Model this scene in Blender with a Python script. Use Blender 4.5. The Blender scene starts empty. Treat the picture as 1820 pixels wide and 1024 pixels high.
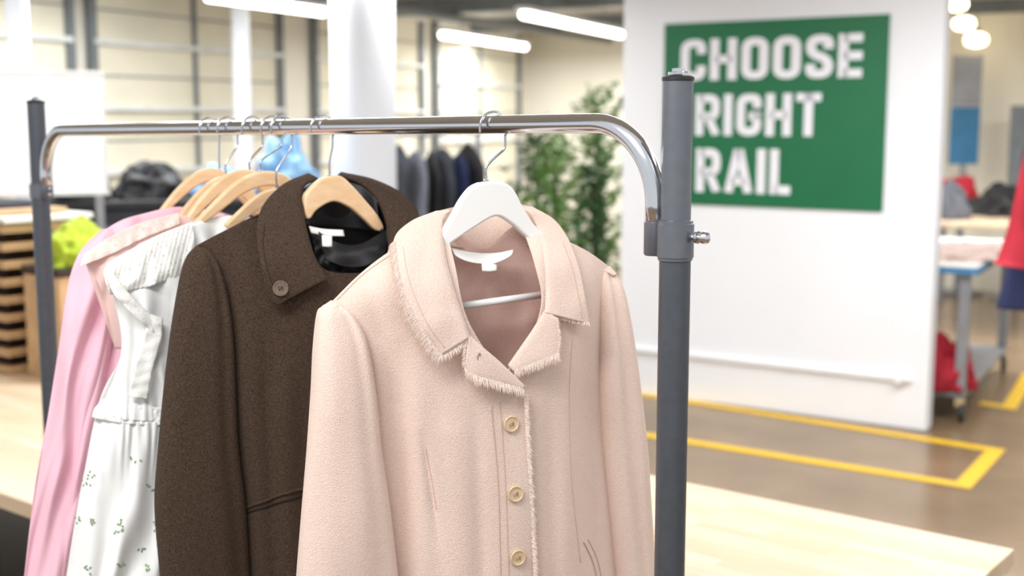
import bpy, bmesh, math, random
from mathutils import Vector, Matrix, noise
from mathutils.bvhtree import BVHTree
random.seed(11)
sc = bpy.context.scene
F=2200.0; CX,CY=910.0,512.0; H=1.72
PITCH=math.atan(297/2200.0)
CAM=Vector((0,0,H))
FW=Vector((0,math.cos(PITCH),-math.sin(PITCH))); UPV=Vector((0,math.sin(PITCH),math.cos(PITCH)))
Z=Vector((0,0,1))
def ray(px,py): return FW+Vector((1,0,0))*((px-CX)/F)-UPV*((py-CY)/F)
def W(px,py,Y):
    d=ray(px,py); return CAM+d*(Y/d.y)
def G(px,py,z=0.0):
    d=ray(px,py); return CAM+d*((z-H)/d.z)
class Plane:
    def __init__(s,O,h):
        s.O=Vector((O[0],O[1],0)); hh=Vector((h[0],h[1],0)).normalized(); s.h=hh; s.n=Vector((hh.y,-hh.x,0))
    def at(s,px,py,w=0.0):
        d=ray(px,py); t=((s.O-CAM).dot(s.n)+w)/d.dot(s.n); return CAM+d*t
# ---------------------------------------------------------------- materials
def lin(c):
    r=[]
    for v in c:
        v=v/255.0
        r.append(v/12.92 if v<=0.04045 else ((v+0.055)/1.055)**2.4)
    return tuple(r)
MC={}
def mat(name,col,rough=.6,metal=0,var=.08,vs=6,bump=0,bs=200,sheen=0,alpha=1,col2=None,trans=0,coat=0,detail=4,emit=0,holes=0,stretch=None,bd=.002):
    if name in MC: return MC[name]
    m=bpy.data.materials.new(name); m.use_nodes=True; nt=m.node_tree; b=nt.nodes['Principled BSDF']
    tc=nt.nodes.new('ShaderNodeTexCoord'); nz=nt.nodes.new('ShaderNodeTexNoise'); nz.inputs['Scale'].default_value=vs; nz.inputs['Detail'].default_value=detail
    src=tc.outputs['Object']
    if stretch:
        mp=nt.nodes.new('ShaderNodeMapping'); mp.inputs['Scale'].default_value=stretch; nt.links.new(src,mp.inputs['Vector']); src=mp.outputs['Vector']
    nt.links.new(src,nz.inputs['Vector'])
    cr=nt.nodes.new('ShaderNodeValToRGB'); c=lin(col)
    c2=lin(col2) if col2 else tuple(min(1,x*(1+var)) for x in c)
    c1=c if col2 else tuple(x*(1-var) for x in c)
    cr.color_ramp.elements[0].position=.36; cr.color_ramp.elements[1].position=.64
    cr.color_ramp.elements[0].color=(*c1,1); cr.color_ramp.elements[1].color=(*c2,1)
    nt.links.new(nz.outputs['Fac'],cr.inputs['Fac']); nt.links.new(cr.outputs['Color'],b.inputs['Base Color'])
    b.inputs['Roughness'].default_value=rough; b.inputs['Metallic'].default_value=metal
    if sheen: b.inputs['Sheen Weight'].default_value=sheen; b.inputs['Sheen Roughness'].default_value=.5
    b.inputs['Alpha'].default_value=alpha; b.inputs['Coat Weight'].default_value=coat
    if trans: b.inputs['Transmission Weight'].default_value=trans
    if emit:
        b.inputs['Emission Color'].default_value=(*c,1); b.inputs['Emission Strength'].default_value=emit
    if holes:
        vo=nt.nodes.new('ShaderNodeTexVoronoi'); vo.inputs['Scale'].default_value=holes; nt.links.new(tc.outputs['Object'],vo.inputs['Vector'])
        r2=nt.nodes.new('ShaderNodeValToRGB'); r2.color_ramp.elements[0].position=.18; r2.color_ramp.elements[0].color=(.5,.5,.5,1); r2.color_ramp.elements[1].position=.28; r2.color_ramp.elements[1].color=(alpha,alpha,alpha,1)
        nt.links.new(vo.outputs['Distance'],r2.inputs['Fac']); nt.links.new(r2.outputs['Color'],b.inputs['Alpha'])
    if bump:
        n2=nt.nodes.new('ShaderNodeTexNoise'); n2.inputs['Scale'].default_value=bs; n2.inputs['Detail'].default_value=3
        nt.links.new(tc.outputs['Object'],n2.inputs['Vector'])
        bp=nt.nodes.new('ShaderNodeBump'); bp.inputs['Strength'].default_value=bump; bp.inputs['Distance'].default_value=bd
        nt.links.new(n2.outputs['Fac'],bp.inputs['Height']); nt.links.new(bp.outputs['Normal'],b.inputs['Normal'])
    MC[name]=m; return m
M_pink=mat('pink_wool',(225,198,183),.95,0,vs=520,col2=(235,212,199),bump=.65,bs=650,sheen=.15)
M_pinkin=mat('pink_lining',(226,190,178),.8,0,.04,vs=300,bump=.15,bs=600)
M_fray=mat('frayed_yarn',(248,230,217),.95,0,.06,vs=300)
M_brown=mat('brown_wool',(38,26,18),1,0,vs=600,col2=(86,67,52),bump=.7,bs=700,detail=5)
M_black=mat('black_cloth',(20,20,24),.6,0,.2,vs=40,bump=.2)
M_satin=mat('black_satin',(16,17,22),.5,0,.2,vs=10)
M_seamp=mat('pink_seam',(206,174,159),.95)
M_seamb=mat('brown_seam',(24,16,11),.95)
M_chif=mat('pink_chiffon',(253,205,220),.8,0,.03,vs=3,alpha=.84,sheen=.15)
M_wdress=mat('white_cotton',(243,243,241),.85,0,.02,vs=30,bump=.15,bs=300,alpha=.88)
M_lace=mat('eyelet_lace',(244,243,238),.9,0,.03,vs=200,bump=.25,bs=300,alpha=.9,holes=110)
M_blace=mat('blush_lace',(247,222,214),.9,0,.04,vs=200,bump=.25,bs=300,alpha=.85,holes=110)
M_sheer=mat('blush_sheer',(250,218,212),.8,0,.05,alpha=.72)
M_label=mat('label_satin',(246,244,240),.5,0,.02)
M_whang=mat('white_paint_wood',(246,245,243),.35,0,.01)
M_chrome=mat('chrome',(215,217,222),.13,1,.03)
M_wire=mat('hook_wire',(190,192,198),.2,1,.03)
M_gun=mat('gunmetal_paint',(88,92,99),.34,.45,.05,vs=80)
M_alu=mat('grey_anodised',(118,121,128),.33,.6,.04,vs=60)
M_dark=mat('dark_plastic',(38,39,42),.45)
M_btn=mat('beige_button',(216,190,154),.3,0,.08,vs=100)
M_btnb=mat('brown_button',(112,96,84),.2,0,.15,vs=100)
M_white=mat('white_plaster',(238,239,243),.8,0,.012,vs=1.5)
M_column=mat('column_paint',(226,229,236),.7,0,.012,vs=1.5)
M_cream=mat('cream_wall',(236,231,216),.85,0,.03,vs=.8)
M_blind=mat('cream_blind',(232,226,205),.8,0,.06,vs=1.6)
M_ceil=mat('ceiling_paint',(206,207,205),.9,0,.04,vs=1)
M_frame=mat('grey_frame',(116,122,126),.5,.1)
M_framel=mat('white_frame',(222,224,222),.5)
M_green=mat('sign_green',(5,104,63),.45,0,.03,vs=3)
M_signw=mat('sign_white',(236,236,242),.5,0,.01)
M_yel=mat('yellow_tape',(238,190,16),.5,0,.04,vs=20)
M_lamp=mat('lamp_glow',(255,252,244),.4,emit=7)
M_warm=mat('warm_lamp_glow',(255,236,196),.4,emit=6)
M_steel=mat('painted_steel',(150,152,156),.45,.3)
M_leaf=mat('leaf_green',(98,144,78),.6,0,vs=9,col2=(154,186,114))
M_leafd=mat('leaf_dark',(74,112,72),.6,0,.3,vs=9)
M_bark=mat('bark',(60,48,40),.9,0,.2,vs=40)
M_pot=mat('plant_pot_grey',(70,70,72),.6)
M_blue=mat('blue_plastic',(96,152,206),.5,0,vs=8,col2=(150,190,224))
M_hivis=mat('hi_vis_yellow',(170,190,48),.7,0,.1)
M_red=mat('red_cloth',(168,24,44),.8,0,.15)
M_navy=mat('navy_cloth',(34,42,78),.85,0,.15)
M_grey=mat('grey_cloth',(100,102,112),.9,0,.15)
M_char=mat('charcoal_cloth',(52,54,62),.9,0,.2)
M_bpanel=mat('blue_panel',(66,126,170),.7)
M_paper=mat('paper_white',(234,232,226),.8)
M_rackw=mat('rack_plywood',(198,162,120),.6,0,.12,vs=14)
def wood(name,c1,c2,scale=7.0,rough=.42):
    m=bpy.data.materials.new(name); m.use_nodes=True; nt=m.node_tree; b=nt.nodes['Principled BSDF']
    tc=nt.nodes.new('ShaderNodeTexCoord'); mp=nt.nodes.new('ShaderNodeMapping'); nt.links.new(tc.outputs['Object'],mp.inputs['Vector'])
    br=nt.nodes.new('ShaderNodeTexBrick'); br.inputs['Scale'].default_value=1; br.inputs['Brick Width'].default_value=.34; br.inputs['Row Height'].default_value=.042
    br.inputs['Mortar Size'].default_value=.0006; br.inputs['Color1'].default_value=(*lin(c1),1); br.inputs['Color2'].default_value=(*lin(c2),1); br.inputs['Mortar'].default_value=(*lin([x*.88 for x in c1]),1)
    nt.links.new(mp.outputs['Vector'],br.inputs['Vector'])
    mp2=nt.nodes.new('ShaderNodeMapping'); mp2.inputs['Scale'].default_value=(1,14,14); nt.links.new(tc.outputs['Object'],mp2.inputs['Vector'])
    nz=nt.nodes.new('ShaderNodeTexNoise'); nz.inputs['Scale'].default_value=scale; nz.inputs['Detail'].default_value=6; nt.links.new(mp2.outputs['Vector'],nz.inputs['Vector'])
    mx=nt.nodes.new('ShaderNodeMix'); mx.data_type='RGBA'; mx.blend_type='MULTIPLY'; mx.inputs['Factor'].default_value=.3
    cr=nt.nodes.new('ShaderNodeValToRGB'); cr.color_ramp.elements[0].color=(.7,.63,.56,1); cr.color_ramp.elements[0].position=.3; cr.color_ramp.elements[1].position=.7
    nt.links.new(nz.outputs['Fac'],cr.inputs['Fac']); nt.links.new(br.outputs['Color'],mx.inputs['A']); nt.links.new(cr.outputs['Color'],mx.inputs['B'])
    nt.links.new(mx.outputs['Result'],b.inputs['Base Color']); b.inputs['Roughness'].default_value=rough
    return m
M_table=wood('butcher_block',(240,221,194),(226,200,166))
M_hwood=mat('beech_wood',(231,192,148),.4,0,vs=12,col2=(238,204,164),stretch=(3,3,9))
def floormat():
    m=bpy.data.materials.new('polished_floor'); m.use_nodes=True; nt=m.node_tree; b=nt.nodes['Principled BSDF']
    tc=nt.nodes.new('ShaderNodeTexCoord'); nz=nt.nodes.new('ShaderNodeTexNoise'); nz.inputs['Scale'].default_value=1.3; nz.inputs['Detail'].default_value=8
    nt.links.new(tc.outputs['Object'],nz.inputs['Vector']); cr=nt.nodes.new('ShaderNodeValToRGB')
    cr.color_ramp.elements[0].color=(*lin((116,94,68)),1); cr.color_ramp.elements[1].color=(*lin((146,122,94)),1); cr.color_ramp.elements[0].position=.3; cr.color_ramp.elements[1].position=.7
    nt.links.new(nz.outputs['Fac'],cr.inputs['Fac']); nt.links.new(cr.outputs['Color'],b.inputs['Base Color']); b.inputs['Roughness'].default_value=.24
    return m
M_floor=floormat()
# ---------------------------------------------------------------- object helpers
def newobj(name,verts,faces,m,smooth=True):
    me=bpy.data.meshes.new(name); me.from_pydata([tuple(v) for v in verts],[],faces); me.update()
    if m: me.materials.append(m)
    if smooth:
        for p in me.polygons: p.use_smooth=True
    o=bpy.data.objects.new(name,me); sc.collection.objects.link(o); return o
def top(o,label,cat,group=None,kind=None):
    o['label']=label; o['category']=cat
    if group: o['group']=group
    if kind: o['kind']=kind
    return o
def root(name,loc,label,cat,group=None):
    e=bpy.data.objects.new(name,None); e.empty_display_size=.05; e.location=loc; sc.collection.objects.link(e); top(e,label,cat,group); return e
def wm(o):
    m=o.matrix_basis.copy()
    if o.parent: m=wm(o.parent)@o.matrix_parent_inverse@m
    return m
def par(o,p,label=None,kind=None):
    o.parent=p
    o.matrix_parent_inverse=wm(p).inverted()
    if label: o['label']=label
    if kind: o['kind']=kind
    return o
def bevel(o,w=.003,s=2):
    b=o.modifiers.new('b','BEVEL'); b.width=w; b.segments=s; b.limit_method='ANGLE'; b.angle_limit=math.radians(40); return o
def box(name,c,size,m,rot=0.0,bv=.004):
    x,y,z=[s/2 for s in size]
    vs=[(-x,-y,-z),(x,-y,-z),(x,y,-z),(-x,y,-z),(-x,-y,z),(x,-y,z),(x,y,z),(-x,y,z)]
    o=newobj(name,vs,[(0,3,2,1),(4,5,6,7),(0,1,5,4),(1,2,6,5),(2,3,7,6),(3,0,4,7)],m,False)
    o.location=c; o.rotation_euler=(0,0,rot)
    if bv: bevel(o,bv)
    return o
def multibox(name,items,m,bv=0,base=(0,0,0),rot=0,m2=None):
    vs=[];fs=[]
    for it in items:
        c,s=it[0],it[1]
        x,y,z=[k/2 for k in s]; n=len(vs)
        for d in [(-1,-1,-1),(1,-1,-1),(1,1,-1),(-1,1,-1),(-1,-1,1),(1,-1,1),(1,1,1),(-1,1,1)]:
            vs.append((c[0]+d[0]*x,c[1]+d[1]*y,c[2]+d[2]*z))
        fs+= [tuple(n+k for k in f) for f in [(0,3,2,1),(4,5,6,7),(0,1,5,4),(1,2,6,5),(2,3,7,6),(3,0,4,7)]]
    o=newobj(name,vs,fs,m,False); o.location=base; o.rotation_euler=(0,0,rot)
    if m2:
        o.data.materials.append(m2)
        for i,it in enumerate(items):
            if len(it)>2:
                for k in range(6): o.data.polygons[i*6+k].material_index=1
    if bv: bevel(o,bv)
    return o
def cr1(p0,p1,p2,p3,t):
    return .5*((2*p1)+(-p0+p2)*t+(2*p0-5*p1+4*p2-p3)*t*t+(-p0+3*p1-3*p2+p3)*t**3)
def resample(pts,n):
    k=len(pts); out=[]
    pts=[tuple(p) for p in pts]
    if k==2: 
        return [tuple(a+(b-a)*i/(n-1) for a,b in zip(*pts)) for i in range(n)]
    for i in range(n):
        s=i/(n-1)*(k-1); j=min(int(s),k-2); t=s-j
        p1=pts[j];p2=pts[j+1]
        p0=pts[j-1] if j>0 else tuple(2*a-b for a,b in zip(p1,p2))
        p3=pts[j+2] if j+2<k else tuple(2*b-a for a,b in zip(p1,p2))
        out.append(tuple(cr1(a,b,c,d,t) for a,b,c,d in zip(p0,p1,p2,p3)))
    return out
def sweep(name,pts,r,m,segs=20,cap=True,n=None):
    if n: pts=[Vector(p) for p in resample(pts,n)]
    pts=[Vector(p) for p in pts]; vs=[];fs=[]
    rr=r if isinstance(r,(list,tuple)) else [r]*len(pts)
    t0=(pts[1]-pts[0]).normalized(); a=Vector((0,0,1)) if abs(t0.z)<.9 else Vector((1,0,0))
    nrm=(a-t0*a.dot(t0)).normalized()
    for i,p in enumerate(pts):
        t=(pts[min(i+1,len(pts)-1)]-pts[max(i-1,0)]).normalized()
        nrm=(nrm-t*nrm.dot(t)).normalized(); b=t.cross(nrm)
        for k in range(segs):
            an=2*math.pi*k/segs; vs.append(p+(nrm*math.cos(an)+b*math.sin(an))*rr[i])
    for i in range(len(pts)-1):
        for k in range(segs):
            k2=(k+1)%segs; fs.append((i*segs+k,i*segs+k2,(i+1)*segs+k2,(i+1)*segs+k))
    if cap:
        fs.append(tuple(range(segs))[::-1]); fs.append(tuple(range((len(pts)-1)*segs,len(pts)*segs)))
    o=newobj(name,vs,fs,m)
    for p in o.data.polygons:
        if len(p.vertices)>4: p.use_smooth=False
    return o
def lathe(name,base,prof,m,axis=Z,segs=32):
    ax=Vector(axis).normalized(); a=Vector((1,0,0)) if abs(ax.x)<.9 else Vector((0,1,0))
    u=(a-ax*a.dot(ax)).normalized(); v=ax.cross(u); vs=[];fs=[]
    for r,h in prof:
        for k in range(segs):
            an=2*math.pi*k/segs; vs.append(Vector(base)+ax*h+(u*math.cos(an)+v*math.sin(an))*r)
    for i in range(len(prof)-1):
        for k in range(segs):
            k2=(k+1)%segs; fs.append((i*segs+k,i*segs+k2,(i+1)*segs+k2,(i+1)*segs+k))
    fs.append(tuple(range(segs))[::-1]); n=len(prof)-1; fs.append(tuple(range(n*segs,(n+1)*segs)))
    o=newobj(name,vs,fs,m)
    o.data.set_sharp_from_angle(angle=math.radians(35))
    return o
def surf(name,P,rows,m,nu=40,nv=60,thick=.003,fold=None,keep=False):
    R=[resample(r,nu) for r in rows]
    cols=[resample([R[j][i] for j in range(len(R))],nv) for i in range(nu)]
    vs=[]
    for j in range(nv):
        for i in range(nu):
            x,y,w=cols[i][j]
            if fold: w+=fold(x,y,i/(nu-1),j/(nv-1))
            vs.append(P.at(x,y,w))
    fs=[(j*nu+i,j*nu+i+1,(j+1)*nu+i+1,(j+1)*nu+i) for j in range(nv-1) for i in range(nu-1)]
    o=newobj(name,vs,fs,m)
    if thick:
        s=o.modifiers.new('s','SOLIDIFY'); s.thickness=thick; s.offset=0; s.use_even_offset=False
        if thick>.0025: bevel(o,thick*.25,2)
    return o
def tube(name,P,rows,m,nv=70,segs=48,thick=.003,fold=.003,fk=9,seed=0,extra=None,sq=.85):
    R=resample(rows,nv); vs=[]
    for j,(xl,yl,xr,yr,wc,wd) in enumerate(R):
        L=P.at(xl,yl,wc); Rr=P.at(xr,yr,wc); c=(L+Rr)/2; a=(Rr-L)/2
        for k in range(segs):
            an=2*math.pi*k/segs; cs,sn=math.cos(an),math.sin(an)
            p=c+a*math.copysign(abs(cs)**sq,cs)+P.n*(wd*math.copysign(abs(sn)**sq,sn))
            d=(p-c); q=Vector((p.x*fk,p.y*fk,p.z*fk*.35+seed))
            am=noise.noise(q)*fold*abs(sn)**.5
            if extra: am+=extra(cs,j/(nv-1))*max(0,sn)
            if d.length>.012: p=p+P.n*am*(1 if sn>0 else -1)
            vs.append(p)
    fs=[(j*segs+k,j*segs+(k+1)%segs,(j+1)*segs+(k+1)%segs,(j+1)*segs+k) for j in range(nv-1) for k in range(segs)]
    o=newobj(name,vs,fs,m)
    if thick:
        s=o.modifiers.new('s','SOLIDIFY'); s.thickness=thick; s.offset=-1
    return o
def prism(name,P,outline,w0,w1,m,n=80,bv=.003,wf=None):
    pts=resample(list(outline)+[outline[0]],n)[:-1]
    vs=[];N=len(pts)
    for sgn in (-1,1):
        for x,y in pts:
            dw=wf(x) if wf else 0
            p=P.at(x,y,(w0+w1)/2+dw); vs.append(p+P.n*(w1-w0)/2*sgn)
    fs=[(i,(i+1)%N,N+(i+1)%N,N+i) for i in range(N)]+[tuple(range(N))[::-1],tuple(range(N,2*N))]
    o=newobj(name,vs,fs,m,True); bevel(o,bv,3); o.data.set_sharp_from_angle(angle=math.radians(50))
    return o
def bvh(objs):
    V=[];Fc=[]
    for o in objs:
        n=len(V); V+=[v.co.copy() for v in o.data.vertices]; Fc+=[tuple(n+i for i in p.vertices) for p in o.data.polygons]
    return BVHTree.FromPolygons(V,Fc)
def drop(t,px,py,off=.0025):
    d=ray(px,py).normalized(); h=t.ray_cast(CAM,d)
    if h[0] is None: return None,None
    n=h[1]
    if n.dot(d)>0: n=-n
    return h[0]+n*off,n
def seam(t,pts,r,m,name='seam',n=40,off=.0015):
    P=[drop(t,x,y,off)[0] for x,y in resample(pts,n)]; P=[p for p in P if p]
    return sweep(name,P,r,m,6)
def fringe(name,P,line,out,m,count,ln=.010,wd=.0007,w_add=.002):
    base=resample(line,200); acc=[0]
    for a,b in zip(base,base[1:]): acc.append(acc[-1]+math.hypot(b[0]-a[0],b[1]-a[1]))
    vs=[];fs=[]; j=0
    for i in range(count):
        s=acc[-1]*i/(count-1)
        while j<198 and acc[j+1]<s: j+=1
        t=(s-acc[j])/max(1e-6,acc[j+1]-acc[j]); x,y,w=[a+(b-a)*t for a,b in zip(base[j],base[j+1])]
        x+=random.uniform(-1.2,1.2); y+=random.uniform(-1.2,1.2)
        a=P.at(x,y,w+w_add+random.uniform(-.002,.0015))
        b=P.at(x+out[0]*10,y+out[1]*10,w+w_add)
        d=(b-P.at(x,y,w+w_add)).normalized()
        cl=noise.noise(Vector((x*.12,y*.12,3)))
        d=(d+P.h*(random.uniform(-.3,.3)+cl*.5)+Z*(random.uniform(-.45,.15)-.1)+P.n*random.uniform(-.05,.5)).normalized()
        L=ln*random.uniform(.5,1.1)*(1+.25*cl); sd=d.cross(P.n).normalized()*wd*random.uniform(.6,1.3)
        a=a-d*.003; mid=a+d*L*.55; e=a+d*L+Z*(-L*.3)+P.h*random.uniform(-.002,.002)
        n=len(vs); vs+=[a-sd,a+sd,mid-sd*.8,mid+sd*.8,e]; fs+=[(n,n+1,n+3,n+2),(n+2,n+3,n+4)]
    return newobj(name,vs,fs,m,False)
def button(root_,pos,nrm,r,m,mh=M_seamp):
    b=lathe('button',pos,[(r*.2,0),(r*.96,0),(r,.0012),(r,.0026),(r*.93,.0034),(r*.84,.0034),(r*.78,.0024),(r*.1,.0022)],m,nrm,28)
    par(b,root_)
    u=nrm.cross(Z).normalized(); v=u.cross(nrm).normalized()
    pts=[pos+nrm*.0029+u*(r*.22*a)+v*(r*.3*c) for a,c in [(-1,-1),(-1,1),(1,-1),(1,1)]]
    s=sweep('button_thread',pts,.0006,mh,6); par(s,b); return b
# ---------------------------------------------------------------- camera
cd=bpy.data.cameras.new('camera'); cam=bpy.data.objects.new('camera',cd); sc.collection.objects.link(cam); sc.camera=cam
cam.location=CAM; cam.rotation_euler=(math.pi/2-PITCH,0,0); cd.sensor_width=36; cd.lens=36*F/1820; cd.clip_end=100
cd.dof.use_dof=True; cd.dof.focus_distance=1.75; cd.dof.aperture_fstop=3.2
# ---------------------------------------------------------------- ROOM
floor=box('floor',(1,8,-.05),(16,24,.1),M_floor,0,0); floor['kind']='structure'
bd=Vector((.45,.89,0)).normalized()
A0=Vector((-3.3,8,0)); CEIL=2.8
def wallpt(s,off=0): return A0+bd*s+Vector((bd.y,-bd.x,0))*off
ang=math.atan2(bd.y,bd.x)
c=wallpt(2.4,-.1); wl=box('wall_left',(c.x,c.y,CEIL/2),(10.6,.2,CEIL),M_cream,ang,0); wl['kind']='structure'
e=wallpt(7.7); bx=Vector((bd.y,-bd.x,0))
c=e+bx*5+bd*.1; wb=box('wall_back',(c.x,c.y,CEIL/2),(10.2,.2,CEIL),M_cream,ang-math.pi/2,0); wb['kind']='structure'
cl=box('ceiling',(1,9.5,CEIL+.05),(16,16,.1),M_ceil,0,0); cl['kind']='structure'
def window(n,s0,s1,z0,z1,nx,nz):
    L=s1-s0
    c=wallpt((s0+s1)/2,.035)
    its=[((0,.012,(z0+z1)/2),(L,.015,z1-z0))]
    for i in range(nx+1): its.append((( -L/2+L*i/nx,-.01,(z0+z1)/2),(.06,.05,z1-z0),1) if i in (0,nx) else ((-L/2+L*i/nx,-.01,(z0+z1)/2),(.022,.03,z1-z0),1))
    for i in range(nz*2):
        if i%2: its.append(((0,-.001,z0+(z1-z0)*i/(nz*2)),(L,.012,.01),1))
    o=multibox('window_%d'%n,its,M_blind,0,(c.x,c.y,0),ang,M_frame); o['kind']='structure'
    its=[((0,-.02,z0+(z1-z0)*i/nz),(L,.05,.035)) for i in range(nz+1)]
    o2=multibox('window_rail',its,M_framel,0,(c.x,c.y,0),ang); par(o2,o)
window(1,-2.5,.6,.9,2.72,3,4); window(2,.8,2.9,.9,2.72,2,4); window(3,3.4,5.2,.9,2.72,2,4); window(4,5.5,7.4,.9,2.72,2,3)
for i,(s,z,wd,hh) in enumerate([(1.5,2.72,.1,.12),(4.0,2.72,.12,.13),(6.2,2.72,.1,.12)]):
    a=wallpt(s,.1); b=a+bx*9; c=(a+b)/2
    o=box('trim_%d'%(i+1),(c.x,c.y,z),(9,wd,hh),M_frame,ang-math.pi/2,0); o['kind']='structure'
for i,off in enumerate([1.1,3.4]):
    a=wallpt(-1,off); b=wallpt(7.6,off)
    o=sweep('trim_%d'%(i+4),[a+Z*2.62,b+Z*2.62],.035,M_frame,12); o['kind']='structure'
def column(px,wpx,Y,label,rnd=False):
    p=W(px,300,Y); w=wpx*Y/F
    e=root('column',(p.x,p.y,0),label,'column')
    if rnd:
        par(lathe('column_shaft',(p.x,p.y,0),[(w/2,.0),(w/2,CEIL-.002)],M_column,Z,48),e); par(lathe('column_plinth',(p.x,p.y,0),[(w/2+.03,0),(w/2+.03,.15),(w/2+.01,.16)],M_steel,Z,48),e)
    else:
        par(box('column_shaft',(p.x,p.y,CEIL/2),(w,w,CEIL-.002),M_column,.12,.02),e)
        par(box('column_plinth',(p.x,p.y,.08),(w+.06,w+.06,.16),M_steel,.12,.01),e)
column(648,112,7.5,'thick pale grey round structural column behind the rail',True)
column(435,30,9.0,'slim white structural column beside the window wall')
column(44,34,7.2,'slim white column next to the whiteboard')
# partition with the sign
WR=G(1646,768); WLp=G(1100,695.5); wd=(WR-WLp); 
PW=Plane((WR.x,WR.y),(wd.x,wd.y)); L=wd.length
c=(WR+WLp)/2-PW.n*.06
pa=math.atan2(wd.y,wd.x)
o=box('wall_center',(c.x,c.y,(CEIL-.002)/2),(L,.12,CEIL-.004),M_white,pa,.01); o['kind']='structure'
zt=(PW.at(1133,610).z+PW.at(1630,688).z)/2
c=(WR+WLp)/2+PW.n*.012
o=box('trim_7',(c.x-wd.normalized().x*.03,c.y-wd.normalized().y*.03,zt),(L-.12,.024,.034),M_white,pa,.008); o['kind']='structure'
q=WR-wd.normalized()*.16
o=lathe('trim_8',q+Z*zt,[(.02,.0),(.034,.005),(.034,.035),(.02,.045)],M_white,PW.n); o['kind']='structure'
# sign
tl,tr,br,bl=[PW.at(x,y,.005) for x,y in [(1180,43),(1583,25),(1568,378),(1180,360)]]
def ps(p): return (p-WR).dot(PW.h)
s0=(ps(tl)+ps(bl))/2; s1=(ps(tr)+ps(br))/2; z1=(tl.z+tr.z)/2; z0=(bl.z+br.z)/2
sc_=WR+PW.h*((s0+s1)/2)+PW.n*.008
sign=root('wall_sign',(sc_.x,sc_.y,z0),'green wall sign with bold white capital words on white partition','sign')
o=box('sign_panel',(sc_.x,sc_.y,(z0+z1)/2),(s1-s0,.012,z1-z0),M_green,pa,.002); par(o,sign)
def arcpath(pts,r=.14,closed=False):
    out=[];N=len(pts)
    for i,p in enumerate(pts):
        if not closed and i in (0,N-1): out.append(Vector(p));continue
        a=Vector(pts[i-1]);b=Vector(p);c=Vector(pts[(i+1)%N])
        d1=(a-b).normalized();d2=(c-b).normalized()
        rr=min(r,(a-b).length*.49,(c-b).length*.49)
        for k in range(7):
            t=k/6; out.append((b+d1*rr)*(1-t)**2+b*2*t*(1-t)+(b+d2*rr)*t*t)
    if closed: out.append(out[0].copy())
    return out
def ribbon(path,t,closed=False):
    vs=[];n=len(path)
    for i,p in enumerate(path):
        if closed and i in(0,n-1): d=(path[1]-path[-2]).normalized()
        else: d=(path[min(i+1,n-1)]-path[max(i-1,0)]).normalized()
        nn=Vector((-d.y,d.x)); vs+=[p+nn*t/2,p-nn*t/2]
    return vs,[(2*i,2*i+1,2*i+3,2*i+2) for i in range(n-1)]
T=.195
def letter(ch):
    h=T/2
    w={'C':.56,'O':.57,'G':.57,'S':.55,'H':.58,'E':.47,'R':.58,'I':T,'T':.54,'A':.64,'L':.46}[ch]
    l,r,b,t=h,w-h,h,1-h; S=[]
    V2=lambda x,y: Vector((x,y))
    if ch=='O': S=[(arcpath([(l,b),(l,t),(r,t),(r,b)],.17,True),True)]
    if ch=='C': S=[(arcpath([(r,.64),(r,t),(l,t),(l,b),(r,b),(r,.36)],.17),False)]
    if ch=='G': S=[(arcpath([(r,.66),(r,t),(l,t),(l,b),(r,b),(r,.54)],.17),False),([V2(w,.47),V2(w*.5,.47)],False)]
    if ch=='S': S=[(arcpath([(r,.67),(r,t),(l,t),(l,.57),(r,.43),(r,b),(l,b),(l,.33)],.17),False)]
    if ch=='H': S=[([V2(l,0),V2(l,1)],0),([V2(r,0),V2(r,1)],0),([V2(l,.5),V2(r,.5)],0)]
    if ch=='E': S=[([V2(l,0),V2(l,1)],0)]+[([V2(l,y),V2(w,y)],0) for y in (h,.5,1-h)]
    if ch=='R': S=[([V2(l,0),V2(l,1)],0),(arcpath([(l,t),(r,t),(r,.46),(l,.46)],.16),0),([V2(w*.52,.46),V2(r+.02,0)],0)]
    if ch=='I': S=[([V2(l,0),V2(l,1)],0)]
    if ch=='T': S=[([V2(w/2,0),V2(w/2,1)],0),([V2(0,t),V2(w,t)],0)]
    if ch=='L': S=[([V2(l,0),V2(l,1)],0),([V2(l,b),V2(w,b)],0)]
    if ch=='A': S=[([V2(h*.95,0),V2(w/2-.015,1)],0),([V2(w-h*.95,0),V2(w/2+.015,1)],0),([V2(l+.06,.27),V2(r-.06,.27)],0)]
    return w,S
def word(txt,x0,x1,yt0,yt1,yb0,yb1):
    a=PW.at(x0,(yt0),.015); b=PW.at(x1,yt1,.015); c=PW.at(x0,yb0,.015); d=PW.at(x1,yb1,.015)
    S0=(ps(a)+ps(c))/2;S1=(ps(b)+ps(d))/2; ztop=(a.z+b.z)/2; zb=(c.z+d.z)/2
    gap=.1; tot=sum(letter(ch)[0] for ch in txt)+gap*(len(txt)-1); kx=(S1-S0)/tot; kz=ztop-zb
    x=0;V=[];Fs=[]
    for ch in txt:
        w,S=letter(ch)
        for path,cl_ in S:
            vs,fs=ribbon(path,T,cl_); n=len(V)
            for v in vs:
                yy=min(1,max(0,v.y)); V.append(WR+PW.h*(S0+(x+v.x)*kx)+PW.n*.0155+Z*(zb+yy*kz-WR.z))
            Fs+=[tuple(n+i for i in f) for f in fs]
        x+=w+gap
    o=newobj('lettering',V,Fs,M_signw,False); s=o.modifiers.new('s','SOLIDIFY'); s.thickness=.002; s.offset=0
    par(o,sign)
word('CHOOSE',1210,1533,68,62,143,138)
word('RIGHT',1236,1459,168,165,242,241)
word('RAIL',1237,1405,264,265,342,345)
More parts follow.
